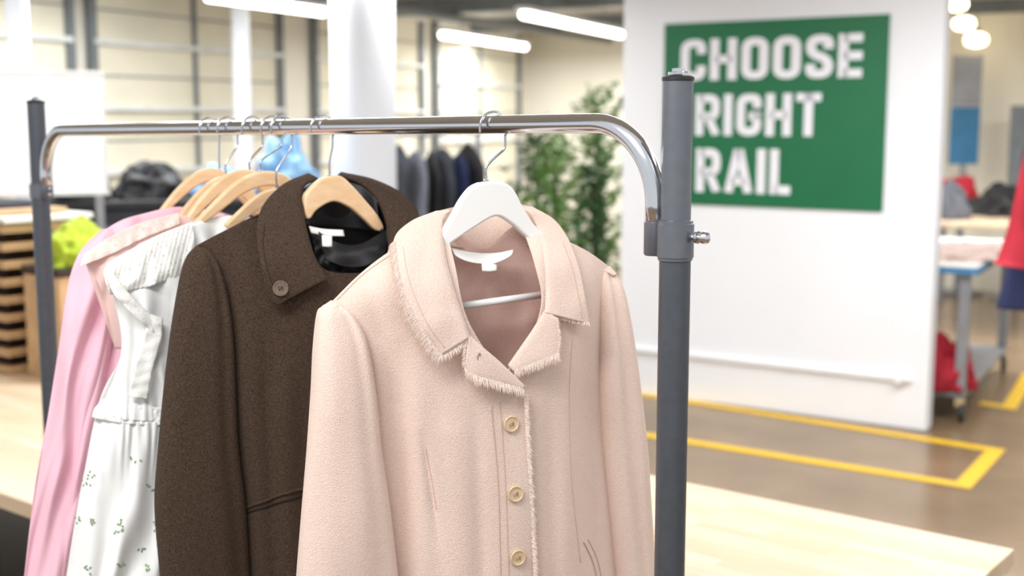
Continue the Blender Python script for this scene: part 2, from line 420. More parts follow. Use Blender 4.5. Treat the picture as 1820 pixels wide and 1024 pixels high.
def tape(name,pts,w,label):
    P=[G(x,y,.004) for x,y in pts]; V=[]
    for i in range(len(P)):
        if i==0: d=(P[1]-P[0]).normalized(); nn=Vector((-d.y,d.x,0)); k=1
        elif i==len(P)-1: d=(P[-1]-P[-2]).normalized(); nn=Vector((-d.y,d.x,0)); k=1
        else:
            d1=(P[i]-P[i-1]).normalized();d2=(P[i+1]-P[i]).normalized(); n1=Vector((-d1.y,d1.x,0));n2=Vector((-d2.y,d2.x,0)); nn=(n1+n2).normalized(); k=1/max(.4,nn.dot(n1))
        V+=[P[i]+nn*w/2*k,P[i]-nn*w/2*k]
    Fs=[(2*i,2*i+1,2*i+3,2*i+2) for i in range(len(P)-1)]
    o=newobj(name,V,Fs,M_yel,False); s=o.modifiers.new('s','SOLIDIFY'); s.thickness=.001; s.offset=-1
    top(o,label,'floor marking')
tape('floor_marking_tape',[(1050,686),(1770,800),(1712,862),(1050,757)],.085,'yellow tape rectangle marked on the brown floor')
tape('floor_marking_tape',[(1830,664),(1794,724),(1742,716)],.085,'yellow corner tape under the wheeled worktable')
# ---------------------------------------------------------------- lamps
def tubelamp(p0,p1,z=2.5,w=.09):
    a=G(*p0,z);b=G(*p1,z); c=(a+b)/2; d=b-a; an=math.atan2(d.y,d.x)
    e=root('ceiling_lamp',(c.x,c.y,z),'long white fluorescent batten lamp hung below ceiling','lamp','fluorescent ceiling lamps')
    par(box('lamp_housing',(c.x,c.y,z+.045),(d.length+.06,w+.02,.035),M_white,an,.005),e)
    par(sweep('lamp_tube',[a,b],w*.36,M_lamp,12),e)
    for t in (.2,.8):
        q=a+d*t; par(sweep('suspension_rod',[Vector((q.x,q.y,z+.06)),Vector((q.x,q.y,CEIL))],.005,M_steel,6),e)
tubelamp((370,-6),(575,22)); tubelamp((786,62),(933,84)); tubelamp((930,26),(1103,62))
tubelamp((120,-130),(300,-100))
for (px,py,r) in [(1700,8,.075),(1713,42,.09),(1735,71,.11)]:
    p=G(px,py,2.5)
    e=root('pendant_lamp',(p.x,p.y,2.5),'round glowing warm white pendant lamp under ceiling','lamp','round pendant lamps')
    par(lathe('lamp_globe',p,[(r*.3,-r*.6),(r*.8,-r*.45),(r,-.1*r),(r*.9,r*.35),(r*.4,r*.6)],M_warm,Z,24),e)
    par(lathe('lamp_cap',p+Z*(r*.6),[(r*.4,0),(r*.35,.03),(.02,.05),(.006,.052),(.006,CEIL-2.5-r*.6-.001)],M_steel,Z,16),e)
# ---------------------------------------------------------------- workbench
ZT=.75
A=G(1803,976,ZT); B=G(1220,857,ZT); C=G(0,877,ZT)
ed=(B-A); ed.z=0; ed.normalize(); nn=Vector((-ed.y,ed.x,0))
if nn.dot(C-A)<0: nn=-nn
wdt=(C-A).dot(nn); LEN=5.4
c=A+ed*LEN/2+nn*wdt/2; ta=math.atan2(-ed.y,-ed.x)
bench=root('workbench',(c.x,c.y,0),'long butcher-block workbench with light wood top behind the rail','table')
par(box('tabletop',(c.x,c.y,ZT-.021),(LEN,wdt,.042),M_table,ta,.003),bench)
for s in (.25,LEN/2,LEN-.25):
    for t in (.12,wdt-.2):
        q=A+ed*s+nn*t; par(box('leg',(q.x,q.y,(ZT-.042)/2),(.06,.06,ZT-.044),M_dark,ta,.004),bench)
par(box('undershelf',(c.x,c.y,.25),(LEN-.4,wdt-.4,.03),M_dark,ta,.003),bench)
q=C-ed*.15-nn*.42
bx0=root('storage_crate',(q.x,q.y,.266),'dark plastic storage crate on the bench undershelf','crate')
par(box('crate_body',(q.x,q.y,.266+.14),(.5,.34,.28),M_navy,ta,.02),bx0); par(box('crate_lid',(q.x,q.y,.266+.295),(.53,.37,.03),M_dark,ta,.01),bx0)
p0=G(92,655,ZT); u=ed.copy(); v=-nn
def rack():
    Wd=.8;D=.36;Hh=.57
    cc=p0+u*Wd/2
    e=root('tray_rack',(cc.x,cc.y,ZT),'stacked open wooden tray rack with thin plywood shelves','rack')
    par(box('rack_core',(cc.x,cc.y,ZT+Hh/2),(Wd*.7,D*.55,Hh-.004),M_bark,ta,.002),e)
    for i in range(9):
        its=[((0,0,0),(Wd,D,.014)),((0,-D/2+.006,.012),(Wd,.012,.022)),((Wd/2-.006,0,.012),(.012,D-.026,.022))]
        par(multibox('tray',its,M_rackw,.0,(cc.x,cc.y,ZT+.01+i*.068),ta),e)
    b=root('board_stack',(cc.x,cc.y,ZT+Hh+.012),'stack of pale sheets lying on the tray rack','paper')
    par(box('pale_sheet',(cc.x,cc.y,ZT+Hh+.026),(Wd+.04,D+.03,.022),M_paper,ta+.03,.003),b)
    par(box('wood_sheet',(cc.x-.02,cc.y,ZT+Hh+.049),(Wd-.1,D-.02,.02),M_rackw,ta-.05,.003),b)
    par(box('dark_folder',(cc.x-.05,cc.y,ZT+Hh+.069),(Wd-.25,D-.04,.02),M_char,ta+.05,.003),b)
rack()
def heap(name,cpt,sx,sy,sz,m,label,cat,seed=0,rot=0):
    nu,nv=60,30; V=[];Fs=[]
    for j in range(nv+1):
        ph=math.pi/2*j/nv
        for i in range(nu):
            th=2*math.pi*i/nu; d=Vector((math.cos(th)*math.cos(ph),math.sin(th)*math.cos(ph),math.sin(ph)))
            rn=1-abs(noise.noise(d*3.2+Vector((seed,seed,0))))*2
            k=1+.34*noise.noise(d*2.0+Vector((seed,0,0)))+.16*rn-.1
            p=Vector((d.x*sx*k,d.y*sy*k,max(0,d.z)*sz*k)); p=Matrix.Rotation(rot,3,'Z')@p; V.append(Vector(cpt)+p)
    for j in range(nv):
        for i in range(nu): Fs.append((j*nu+i,j*nu+(i+1)%nu,(j+1)*nu+(i+1)%nu,(j+1)*nu+i))
    Fs.append(tuple(range(nu))[::-1])
    o=newobj(name,V,Fs,m); top(o,label,cat); return o
q=p0-u*.17+v*.02
e=root('storage_box',(q.x,q.y,ZT),'brown cardboard storage box standing beside the tray rack','box')
par(box('box_body',(q.x,q.y,ZT+.2),(.24,.3,.4),M_rackw,ta,.004),e); par(box('box_lid',(q.x,q.y,ZT+.41),(.25,.31,.03),M_bark,ta,.004),e)
heap('folded_vest',(q.x,q.y,ZT+.426),.12,.14,.16,M_hivis,'crumpled yellow-green safety vest lying on a storage box','vest',3)
# ---------------------------------------------------------------- left back
def rect_counter():
    a=W(70,350,6.4); b=W(590,350,7.0); d=b-a; d.z=0; an=math.atan2(d.y,d.x); c=(a+b)/2; zt=1.30; n=Vector((-d.y,d.x,0)).normalized(); c=c+n*.3
    e=root('storage_counter',(c.x,c.y,0),'tall dark storage counter heaped with fabric and tools','cabinet')
    par(box('counter_top',(c.x,c.y,zt-.02),(d.length,.66,.04),M_dark,an,.005),e)
    par(box('counter_body',(c.x,c.y,(zt-.04)/2),(d.length-.06,.6,zt-.042),M_char,an,.005),e)
    for i in range(4):
        q=a+d*((i+.5)/4)-n*.015; dd=box('cabinet_door',(q.x,q.y,.62),(d.length/4-.04,.02,1.1),M_grey,an,.004); par(dd,e)
        q=q-n*.02; par(box('handle',(q.x,q.y,.9),(.02,.02,.14),M_chrome,an,.004),dd)
    def on(t,k=.3): 
        q=a+d*t+n*k; return (q.x,q.y,zt)
    heap('black_cloth_pile',on(.13,.2),.16,.2,.24,M_black,'heap of black cloth on dark storage counter','cloth',1)
    heap('black_cloth_pile',on(.38,.25),.19,.2,.18,M_black,'rumpled black jacket lying on storage counter','cloth',5)
    heap('blue_plastic_bag',on(.88,.3),.17,.17,.32,M_blue,'pale blue crumpled plastic bag on storage counter','bag',8)
    heap('blue_cloth_pile',on(.63,.3),.15,.14,.15,M_blue,'folded light blue cloth on storage counter','cloth',12)
    q=on(.03,.5); s=root('paper_stack',q,'stack of white papers on dark counter','paper'); par(box('paper_sheets',(q[0],q[1],zt+.03),(.08,.15,.06),M_paper,an,.003),s)
rect_counter()
a=W(-60,235,6.0); b=W(186,235,6.2); c=(a+b)/2; d=b-a; d.z=0; an=math.atan2(d.y,d.x); zt=W(90,128,6.1).z; zb=W(90,345,6.1).z
e=root('whiteboard',(c.x,c.y,0),'white freestanding whiteboard on metal legs by the windows','whiteboard')
par(box('board_panel',(c.x,c.y,(zt+zb)/2),(d.length,.03,zt-zb),M_white,an,.004),e)
par(multibox('board_frame',[((0,0,zt),(d.length+.03,.045,.018)),((0,0,zb),(d.length+.03,.045,.018)),((-d.length/2,0,(zt+zb)/2),(.014,.045,zt-zb)),((d.length/2,0,(zt+zb)/2),(.014,.045,zt-zb))],M_framel,0,(c.x,c.y,0),an),e)
for t in (.06,.94):
    q=a+d*t; par(box('board_leg',(q.x,q.y,zb/2),(.04,.04,zb-.02),M_steel,an,.003),e); par(box('board_foot',(q.x,q.y,.02),(.06,.5,.04),M_steel,an,.003),e)
# ---------------------------------------------------------------- background garments rail
def bgrail():
    Y=8.4; a=W(690,240,Y); b=W(848,240,Y+.5); a.z=b.z=W(700,240,Y).z
    e=root('clothing_rail',((a.x+b.x)/2,(a.y+b.y)/2,0),'distant metal clothing rail crowded with dark garments','clothing rail')
    par(sweep('rail_bar',[a,b],.015,M_steel,10),e)
    for p in (a,b):
        par(sweep('post',[Vector((p.x,p.y,.03)),p],.016,M_steel,10),e)
        par(box('foot',(p.x,p.y,.03),(.04,.5,.04),M_dark,.0,.004),e)
    cols=[(M_char,'charcoal jacket',.8,.12),(M_grey,'grey coat',.5,.15),(M_black,'black coat',.95,.13),(M_char,'charcoal top',.45,.17),(M_navy,'dark navy jacket',.75,.12),(M_black,'black jacket',.85,.16)]
    rnd=random.Random(9)
    for i,(m,nm,ln,s) in enumerate(cols):
        t=(i+.7+rnd.uniform(-.2,.2))/6.2; q=a+(b-a)*t; th=rnd.uniform(-.25,.25); P=Plane((q.x,q.y),(math.cos(-.8+th),math.sin(-.8+th))); zt_=q.z-.05-rnd.uniform(0,.12)
        V=[];Fs=[];nv=22;sg=28
        for j in range(nv+1):
            v_=j/nv; hw=.02+(s-.02)*min(1,(v_/.16)**.6)*(1+.4*noise.noise(Vector((v_*3,i*2.3,0)))) ; dd=.01+.028*min(1,v_*5)
            for k in range(sg):
                an=2*math.pi*k/sg; V.append(Vector((q.x,q.y,zt_-v_*ln))+P.h*(math.cos(an)*hw+.03*noise.noise(Vector((v_*2,i*3.1,1))))+P.n*math.sin(an)*dd*(1+.6*noise.noise(Vector((math.cos(an)*3,v_*2,i)))))
        for j in range(nv):
            for k in range(sg): Fs.append((j*sg+k,j*sg+(k+1)%sg,(j+1)*sg+(k+1)%sg,(j+1)*sg+k))
        Fs.append(tuple(range(sg))[::-1]); Fs.append(tuple(range(nv*sg,(nv+1)*sg)))
        r=root('hanging_garment',(q.x,q.y,zt_-ln),nm+' hanging on the distant rail','clothing')
        par(newobj('garment_body',V,Fs,m),r)
        par(sweep('hanger_hook',[Vector((q.x,q.y,zt_)),q+Vector((0,0,-.02))+P.h*.015,q+P.h*.02,q+Z*.02,q-P.h*.018],.003,M_chrome,6,n=14),r)
bgrail()
# ---------------------------------------------------------------- plants
def plant(px,ytop,Y,rad,m,label,seed,N=900):
    rn=random.Random(seed); b=W(px,400,Y); zt=W(px,ytop,Y).z
    e=root('potted_plant',(b.x,b.y,0),label,'plant')
    par(lathe('plant_pot',(b.x,b.y,0),[(.09,0),(.12,.3),(.13,.32),(.11,.32),(.1,.28)],M_pot),e)
    st=[Vector((b.x,b.y,.25)),Vector((b.x+.02,b.y,zt*.5)),Vector((b.x,b.y,zt-.08))]
    par(sweep('stem',st,.014,M_bark,8,n=10),e)
    V=[];Fs=[]; nb=30
    for q in range(nb):
        z=.6+(zt-.62)*q/nb; k=(z-.5)/(zt-.5); th=q*2.4+rn.uniform(-.4,.4); R=rad*(1.15-k*.75)*rn.uniform(.7,1.15)
        for i in range(N//nb):
            t=rn.uniform(.1,1); r=R*t; c=Vector((b.x+r*math.cos(th)+rn.gauss(0,.022),b.y+r*math.sin(th)+rn.gauss(0,.022),z+.16*t*t+rn.gauss(0,.022)))
            a=th+rn.uniform(-1.2,1.2); d=Vector((math.cos(a),math.sin(a),rn.uniform(-.5,.9))).normalized(); s=d.cross(Vector((rn.random(),rn.random(),1))).normalized()
            L=rn.uniform(.04,.08);w=L*.28; n=len(V); V+=[c,c+d*L*.5+s*w,c+d*L,c+d*L*.5-s*w]; Fs.append((n,n+1,n+2,n+3))
    par(newobj('foliage',V,Fs,m,False),e,kind='stuff')
plant(952,240,9.6,.28,M_leafd,'dark green leafy potted shrub beside the partition',1,1200)
plant(1058,172,9.0,.3,M_leaf,'tall bright green leafy potted plant beside the partition',2,1700)
plant(985,262,8.2,.22,M_leaf,'bushy green potted plant next to the partition',3,1100)
plant(1052,300,8.15,.13,M_leafd,'small dark green potted conifer near the partition',4,800)
# ---------------------------------------------------------------- worktables
def worktable():
    cn=G(1712,752)
    a=Vector((.49,.872,0)).normalized(); b=Vector((-.872,.49,0)); an=math.atan2(a.y,a.x)
    Ln=1.7;Wd=.9; Hh=.9; c=cn+a*Ln/2+b*Wd/2
    e=root('worktable',(c.x,c.y,0),'grey steel worktable on castors with blue edged top','table')
    zt=Hh
    par(box('tabletop',(c.x,c.y,zt-.02),(Ln+.1,Wd+.1,.035),M_bpanel,an,.005),e); par(box('table_cover',(c.x,c.y,zt+.004),(Ln+.08,Wd+.08,.01),M_paper,an,.003),e)
    par(box('lower_shelf',(c.x,c.y,.16),(Ln,Wd,.03),M_steel,an,.004),e)
    for s in (.03,Ln-.03):
        for t in (.03,Wd-.03):
            q=cn+a*s+b*t; par(box('leg',(q.x,q.y,.5),(.06,.06,.72),M_steel,an,.004),e)
            par(lathe('castor',q+Vector((0,0,.055))-a*.015,[(.02,0),(.052,.004),(.055,.012),(.055,.022),(.052,.03),(.02,.034)],M_dark,a.cross(Z)),e)
            par(box('castor_fork',(q.x,q.y,.115),(.04,.05,.06),M_chrome,an,.003),e)
    q=G(1664,700,.176)+a*.25; heap('red_cloth_bundle',(q.x,q.y,.176),.18,.18,.28,M_red,'bundle of dark red cloth on the lower shelf','cloth',9)
    q=G(1715,462,zt+.009)+a*.1; heap('lace_cloth_pile',(q.x,q.y,zt+.009),.3,.2,.1,M_blace,'pile of cream lace fabric on the worktable','cloth',14)
    c2=G(1750,392,.9)+a*.6; e=root('worktable',(c2.x,c2.y,0),'pale wood topped worktable with steel legs','table')
    par(box('tabletop',(c2.x,c2.y,.88),(2.0,1.4,.04),M_table,an,.005),e)
    for s in (-.9,.9):
        for t in (-.6,.6):
            q=c2+a*s+b*t; par(box('leg',(q.x,q.y,.43),(.06,.06,.858),M_steel,an,.003),e)
    q=c2+a*.1-b*.05; heap('black_cloth_pile',(q.x,q.y,.901),.28,.3,.26,M_black,'black cloth heap on pale worktable','cloth',21)
    q=c2+a*.5+b*.42; heap('red_cloth_pile',(q.x,q.y,.901),.2,.2,.3,M_red,'red cloth heap on pale worktable','cloth',22)
    q=c2-a*.55+b*.3; heap('grey_cloth_pile',(q.x,q.y,.901),.16,.16,.3,M_grey,'grey cloth heap on pale worktable','cloth',25)
worktable()
def panel(x0,x1,y0,y1,Y,m,label,up=None):
    a=W(x0,y1,Y);b=W(x1,y0,Y); r=root('display_board',((a.x+b.x)/2,Y,0),label,'board')
    par(box('panel_board',((a.x+b.x)/2,Y,(a.z+b.z)/2),(b.x-a.x,.04,b.z-a.z),m,0,.005),r)
    if up:
        zt=W(x0,up,Y).z; par(box('upper_panel',((a.x+b.x)/2,Y,(b.z+.01+zt)/2),(b.x-a.x,.04,zt-b.z-.01),M_steel,0,.005),r,'grey upper panel')
    par(box('panel_stand',((a.x+b.x)/2,Y,a.z/2),(.06,.04,a.z),M_steel,0,.003),r)
    par(box('panel_foot',((a.x+b.x)/2,Y,.02),(.4,.3,.04),M_steel,0,.003),r)
panel(1686,1742,190,292,12.3,M_bpanel,'freestanding display board with blue and grey panels',98)
panel(1790,1850,188,335,11.9,M_frame,'pale grey freestanding display board')
def coatstand():
    p=W(1990,300,5.3); e=root('coat_stand',(p.x,p.y,0),'steel coat stand holding red and navy jackets','coat stand')
    par(sweep('pole',[Vector((p.x,p.y,.03)),Vector((p.x,p.y,1.75))],.018,M_steel,12),e)
    par(lathe('base',(p.x,p.y,0),[(.2,0),(.2,.02),(.04,.035)],M_dark),e)
    par(sweep('arm',[Vector((p.x,p.y,1.68)),Vector((p.x-.38,p.y-.02,1.72))],.01,M_steel,8),e)
    P=Plane((p.x-.3,p.y-.06),(1,.1))
    r=root('red_jacket',P.at(1815,480),'red jacket hanging on coat stand','jacket')
    par(tube('jacket_body',P,[(1845,225,1855,225,0,.02),(1826,262,1880,262,0,.05),(1812,320,1890,320,0,.07),(1797,400,1890,400,0,.08),(1780,455,1890,470,0,.08),(1770,470,1890,485,0,.08)],M_red,fold=.03,seed=3),r)
    P=Plane((p.x-.28,p.y+.16),(1,.1))
    r=root('navy_jacket',P.at(1815,550),'navy blue jacket hanging on coat stand','jacket')
    par(tube('jacket_body',P,[(1845,225,1855,225,0,.02),(1822,262,1880,262,0,.04),(1812,320,1890,320,0,.05),(1800,400,1890,400,0,.06),(1790,480,1890,480,0,.06),(1774,548,1890,552,0,.06)],M_navy,fold=.03,seed=6),r)
coatstand()
# ================================================================= MAIN RAIL
YR,YL=1.6,2.9
pR=W(1204,218,YR); pL=W(66,230,YL)
zR=W(1000,219,1.72).z; zL=W(150,231,2.75).z
def railpt(t):
    return Vector((pR.x+(pL.x-pR.x)*t,pR.y+(pL.y-pR.y)*t,zR+(zL-zR)*t))
rd=(pL-pR); rd.z=0; RL=rd.length; rd.normalize()
def rail_at(px):
    lo,hi=0,1
    for _ in range(50):
        m=(lo+hi)/2; q=railpt(m); d=q-CAM; x=CX+F*d.x/d.dot(FW)
        if x>px: lo=m
        else: hi=m
    return railpt(lo)
rail=root('clothing_rail',(pR.x+rd.x*RL/2,pR.y+rd.y*RL/2,0),'chrome clothing rail with dark grey steel posts and clamps','clothing rail')
off=.0335; Rb=.105; rt=.0135
pts=[]
aR=railpt(0)+rd*off; aL=railpt(1)-rd*off
zRe=W(1172,405,YR).z; zLe=W(75,338,YL).z
pts.append(Vector((aR.x,aR.y,zRe)))
for k in range(0,17):
    an=math.pi/2*k/16; c=aR+rd*Rb; pts.append(Vector((c.x,c.y,zR-Rb))-rd*Rb*math.cos(an)+Z*Rb*math.sin(an))
for k in range(0,17):
    an=math.pi/2*(1-k/16); c=aL-rd*Rb; pts.append(Vector((c.x,c.y,zL-Rb))+rd*Rb*math.cos(an)+Z*Rb*math.sin(an))
pts.append(Vector((aL.x,aL.y,zLe)))
par(sweep('rail_bar',pts,rt,M_chrome,32),rail,'polished chrome hanging bar with bent ends')
def post(p,ytop,yc0,yc1,px,Y,inward):
    r1=.0205; r2=.0195
    zt=W(px,ytop,Y).z; zc1=W(px,yc0,Y).z; zc0=W(px,yc1,Y).z
    po=lathe('post',(p.x,p.y,.04),[(r1,0),(r1,zc0-.04)],M_gun,Z,40); par(po,rail)
    up=lathe('upper_tube',(p.x,p.y,0),[(r2,zc0),(r2,zt)],M_alu if inward==rd else M_gun,Z,40); par(up,po,'lighter grey upper tube' if inward==rd else None)
    cp=lathe('end_cap',(p.x,p.y,zt),[(r2,-.001),(r2+.0012,0),(r2+.0012,.004),(r2-.002,.006),(.006,.007)],M_dark,Z,40); par(cp,po,'black end cap')
    cb=lathe('cap_bolt',(p.x,p.y,zt+.006),[(.004,0),(.012,.001),(.0125,.004),(.008,.005),(.008,.009),(.004,.0095)],M_chrome,Z,6); par(cb,po,'chrome bolt')
    for s in (-1,1):
        par(lathe('cap_stud',Vector((p.x,p.y,zt+.005))+rd*.011*s,[(.0045,0),(.0045,.0045),(.003,.006)],M_chrome,Z,10),po)
    h=zc1-zc0
    cc=lathe('clamp_collar',(p.x,p.y,zc0),[(r1,-.004),(r1+.002,-.003),(r1+.002,.0),(r1+.0035,.001),(r1+.0035,h-.001),(r1+.002,h),(r1+.002,h+.003),(r2,h+.004)],M_alu,Z,40); par(cc,rail)
    q=Vector((p.x,p.y,zc0))+inward*off
    sk=lathe('bar_socket',q,[(.006,0),(rt-.0005,.0005),(rt+.0012,.003),(rt+.0012,h-.001),(rt,h)],M_alu,Z,30); par(sk,cc)
    for zz in (.25,.75):
        par(lathe('rivet',q+Z*h*zz+inward*(rt),[(.003,0),(.003,.0022),(.002,.003)],M_chrome,inward,12),cc)
    o=-inward
    ax=(o*.75+Vector((.3,-.1,0))).normalized(); base=Vector((p.x,p.y,zc0+h*.62))+ax*(r1+.002)
    k=.86
    par(lathe('thumb_screw',base,[(.0045*k,0),(.0045*k,.006),(.0085*k,.007),(.0095*k,.009),(.0095*k,.011),(.005*k,.0125),(.005*k,.014),(.009*k,.0165),(.0098*k,.020),(.008*k,.0245),(.003*k,.026)],M_chrome,ax,24),rail)
    fd=Vector((rd.y,-rd.x,0))
    par(sweep('foot',[Vector((p.x,p.y,.045))-fd*(.2),Vector((p.x,p.y,.045))+fd*.25],.02,M_gun,16),rail)
    for s in (-.19,.24):
        q=Vector((p.x,p.y,0))+fd*s; par(lathe('glide',q,[(.02,0),(.024,.005),(.012,.03)],M_dark,Z,16),rail)
post(pR,143,396,458,1204,YR,rd)
post(pL,183,328,350,68,YL,-rd)
# ---------------------------------------------------------------- hangers
def wire(P,stem,R,r=.0019,m=M_wire,big=.0225):
    h=P.h; C0=R-Z*.003
    pts=[stem-Z*.014,stem+Z*.006]
    q=R+h*.017-Z*.034
    sp=stem+Z*max(.018,(q.z-stem.z)*.42)
    pts+=[sp,sp*.5+q*.5+Z*.001,q]
    for k in range(-2,11):
        an=math.radians(18*k); pts.append(C0+h*big*math.cos(an)+Z*big*math.sin(an))
    pts+=[C0-h*big*1.0-Z*.008]
    return sweep('hook',pts,r,m,10,n=120)
def mk_hanger(P,outline,stem,hookpx,m,label,wth=.018,bar=None,wf=None,group=None,n=90):
    s=P.at(stem[0],stem[1],0)
    lo=max(outline,key=lambda q:q[1]); b=P.at(stem[0],lo[1],0)
    e=root('coat_hanger',b,label,'hanger',group)
    par(prism('hanger_body',P,outline,-wth/2,wth/2,m,n,.0045,wf),e)
    par(wire(P,s,rail_at(hookpx)),e,'silver wire hook')
    par(lathe('hook_ferrule',s-Z*.002,[(.0045,0),(.0045,.004),(.003,.005)],M_chrome,Z,16),e)
    if bar: par(sweep('hanger_bar',[P.at(*bar[0]),P.at(*bar[1])],.0055,m,14),e)
    return e
hP=(.9,.43)
R1=rail_at(878); PP=Plane((R1.x,R1.y),hP)
mk_hanger(PP,[(850,325),(835,333),(818,354),(802,383),(787,410),(780,432),(788,438),(810,424),(840,404),(877,384),(905,396),(932,420),(952,435),(966,434),(962,420),(944,397),(926,368),(912,341),(898,327),(876,322)],
  (864,322),878,M_whang,'white painted wooden hanger holding the blush pink coat',.018,bar=((812,545,.0),(985,521,.0)))
# ---------------------------------------------------------------- PINK COAT
coat=root('blush_coat',PP.at(900,1095,0),'blush pink wool coat with frayed collar edges and beige buttons','coat')
def nf(amp,k=.01,ky=.004,s=0):
    return lambda x,y,i,j: amp*noise.noise(Vector((x*k+s,y*ky,s)))
def ridge(x,y,x0,k,y0,wd_,a,y1=2000,fade=120):
    return a*math.exp(-((x-(x0+k*(y-y0)))/wd_)**2)*min(1,max(0,(y-y0)/fade))*min(1,max(0,(y1-y)/fade))
def foldL(x,y,i,j):
    w=.007*noise.noise(Vector((x*.014,y*.004,1.3)))
    w+=ridge(x,y,700,.05,600,22,-.008)+ridge(x,y,735,.03,600,26,.004)
    w+=ridge(x,y,800,.03,650,34,.007)+ridge(x,y,845,.03,700,16,-.005)
    w+=ridge(x,y,655,.28,520,13,-.0035,760,80)
    if y>760: w+=-.005*math.exp(-((x-(752+.15*(y-780)))/8)**2)*min(1,(y-760)/60)*max(0,1-max(0,(y-900))/80)
    return w
rowsL=[[(590,536,.0),(640,487,.006),(690,449,.006),(745,418,.002),(792,405,-.012)],
 [(622,560,.012),(668,528,.028),(718,500,.036),(770,475,.04),(808,470,.032)],
 [(645,610,.016),(700,592,.036),(750,578,.048),(795,564,.056),(828,560,.058)],
 [(658,690,.016),(722,682,.04),(785,672,.056),(838,655,.066),(872,636,.068)],
 [(666,765,.016),(735,756,.042),(802,748,.06),(872,735,.072),(932,705,.074)],
 [(678,850,.016),(748,846,.044),(815,842,.064),(880,838,.077),(942,836,.08)],
 [(692,950,.016),(762,950,.046),(830,948,.066),(890,945,.079),(948,945,.082)],
 [(710,1100,.016),(780,1100,.05),(840,1100,.07),(900,1100,.083),(956,1100,.084)]]
fL=surf('front_panel',PP,rowsL,M_pink,80,120,.0032,foldL); par(fL,coat)
def foldR(x,y,i,j):
    w=.006*noise.noise(Vector((x*.016,y*.004,7.3)))
    w+=ridge(x,y,1042,.05,590,15,-.009)+ridge(x,y,1000,.03,600,20,.006)+ridge(x,y,972,.03,700,12,-.004)
    return w
rowsR=[[(925,395,-.012),(960,405,.0),(1000,425,.006),(1045,448,.006),(1082,474,.0)],
 [(950,470,.03),(985,476,.042),(1015,486,.042),(1047,502,.03),(1070,522,.012)],
 [(962,540,.055),(990,548,.058),(1018,558,.052),(1044,570,.04),(1066,590,.016)],
 [(935,620,.064),(972,634,.066),(1005,648,.06),(1035,656,.044),(1066,668,.016)],
 [(900,672,.066),(948,700,.068),(990,722,.062),(1030,736,.046),(1070,748,.016)],
 [(908,830,.07),(955,835,.072),(1000,838,.066),(1042,840,.048),(1082,842,.016)],
 [(915,945,.072),(962,945,.074),(1010,945,.068),(1050,945,.05),(1092,945,.016)],
 [(920,1100,.074),(968,1100,.076),(1018,1100,.07),(1060,1100,.052),(1102,1100,.016)]]
fR=surf('front_panel',PP,rowsR,M_pink,60,120,.0032,foldR); par(fR,coat)
rowsB=[[(590,536,.0),(690,449,-.004),(790,408,-.02),(860,438,-.05),(925,398,-.02),(1000,425,-.004),(1082,474,0)],
 [(640,600,.01),(720,560,-.03),(800,560,-.04),(880,560,-.045),(950,560,-.04),(1010,560,-.03),(1066,590,.01)],
 [(666,765,.01),(740,750,-.04),(820,750,-.05),(890,750,-.055),(950,750,-.05),(1010,750,-.04),(1070,748,.01)],
 [(690,950,.01),(770,950,-.045),(840,950,-.06),(900,950,-.065),(960,950,-.06),(1030,950,-.045),(1092,945,.01)],
 [(712,1098,.01),(780,1100,-.045),(850,1100,-.06),(910,1100,-.065),(970,1100,-.06),(1040,1100,-.045),(1100,1098,.01)]]
bk=surf('back_panel',PP,rowsB,M_pink,60,80,.003); par(bk,coat)
rowsI=[[tuple((x,y,w+.006)) for x,y,w in r[1:-1]] for r in rowsB[:4]]
ln_=surf('lining',PP,rowsI,M_pinkin,50,60,.001,nf(.006,.025,.01)); par(ln_,coat,'dusty pink inner lining')
exl=lambda cs,v: -.005*math.exp(-((cs-.2-.3*v)/.25)**2)*min(1,v*3)+.003*math.exp(-((cs+.4)/.3)**2)*v
slL=tube('sleeve',PP,[(588,534,592,534,.002,.001),(574,546,608,543,.006,.012),(565,560,630,564,.01,.02),(559,620,650,607,.014,.027),(555,700,664,690,.018,.03),(547,800,674,790,.02,.031),(538,900,690,895,.022,.032),(529,1024,705,1020,.024,.032),(526,1100,712,1100,.024,.032)],M_pink,fold=.011,fk=12,seed=2,nv=110,segs=64,extra=exl,sq=.72); par(slL,coat)
exr=lambda cs,v: -.006*math.exp(-((cs+.1-.2*v)/.2)**2)*min(1,v*3)
slR=tube('sleeve',PP,[(1081,473,1085,474,.0,.001),(1070,486,1098,492,.004,.012),(1064,520,1108,518,.008,.022),(1062,580,1118,572,.012,.027),(1062,650,1127,645,.014,.03),(1067,760,1139,760,.016,.031),(1078,880,1150,880,.018,.031),(1093,1024,1163,1024,.02,.031),(1098,1100,1168,1100,.02,.031)],M_pink,fold=.011,fk=13,seed=4,nv=110,segs=64,extra=exr,sq=.75); par(slR,coat)
cin=[(802,374,-.045),(786,392,-.018),(788,432,.016),(800,490,.05),(818,550,.07),(835,600,.08)]
cout=[(775,376,-.05),(728,396,-.02),(699,430,.02),(708,496,.056),(740,572,.076),(782,634,.082)]
def flap(name,a,b,m,bul=.012,nu=24,nv=60,fold=None,th=.0024,P=PP,root_=coat):
    rows=[]
    for p,q in zip(a,b):
        md=tuple((u+v)/2 for u,v in zip(p,q)); q1=tuple(u*.88+v*.12 for u,v in zip(p,q)); q3=tuple(u*.25+v*.75 for u,v in zip(p,q))
        rows.append([p,(q1[0],q1[1],q1[2]+bul),(md[0],md[1],md[2]+bul*.95),(q3[0],q3[1],q3[2]+bul*.65),q])
    o=surf(name,P,rows,m,nu,nv,th,fold); par(o,root_); return o
cf=lambda x,y,i,j:.0025*noise.noise(Vector((x*.025,y*.018,9)))
f1=flap('collar_flap',cin,cout,M_pink,.005,30,70,cf)
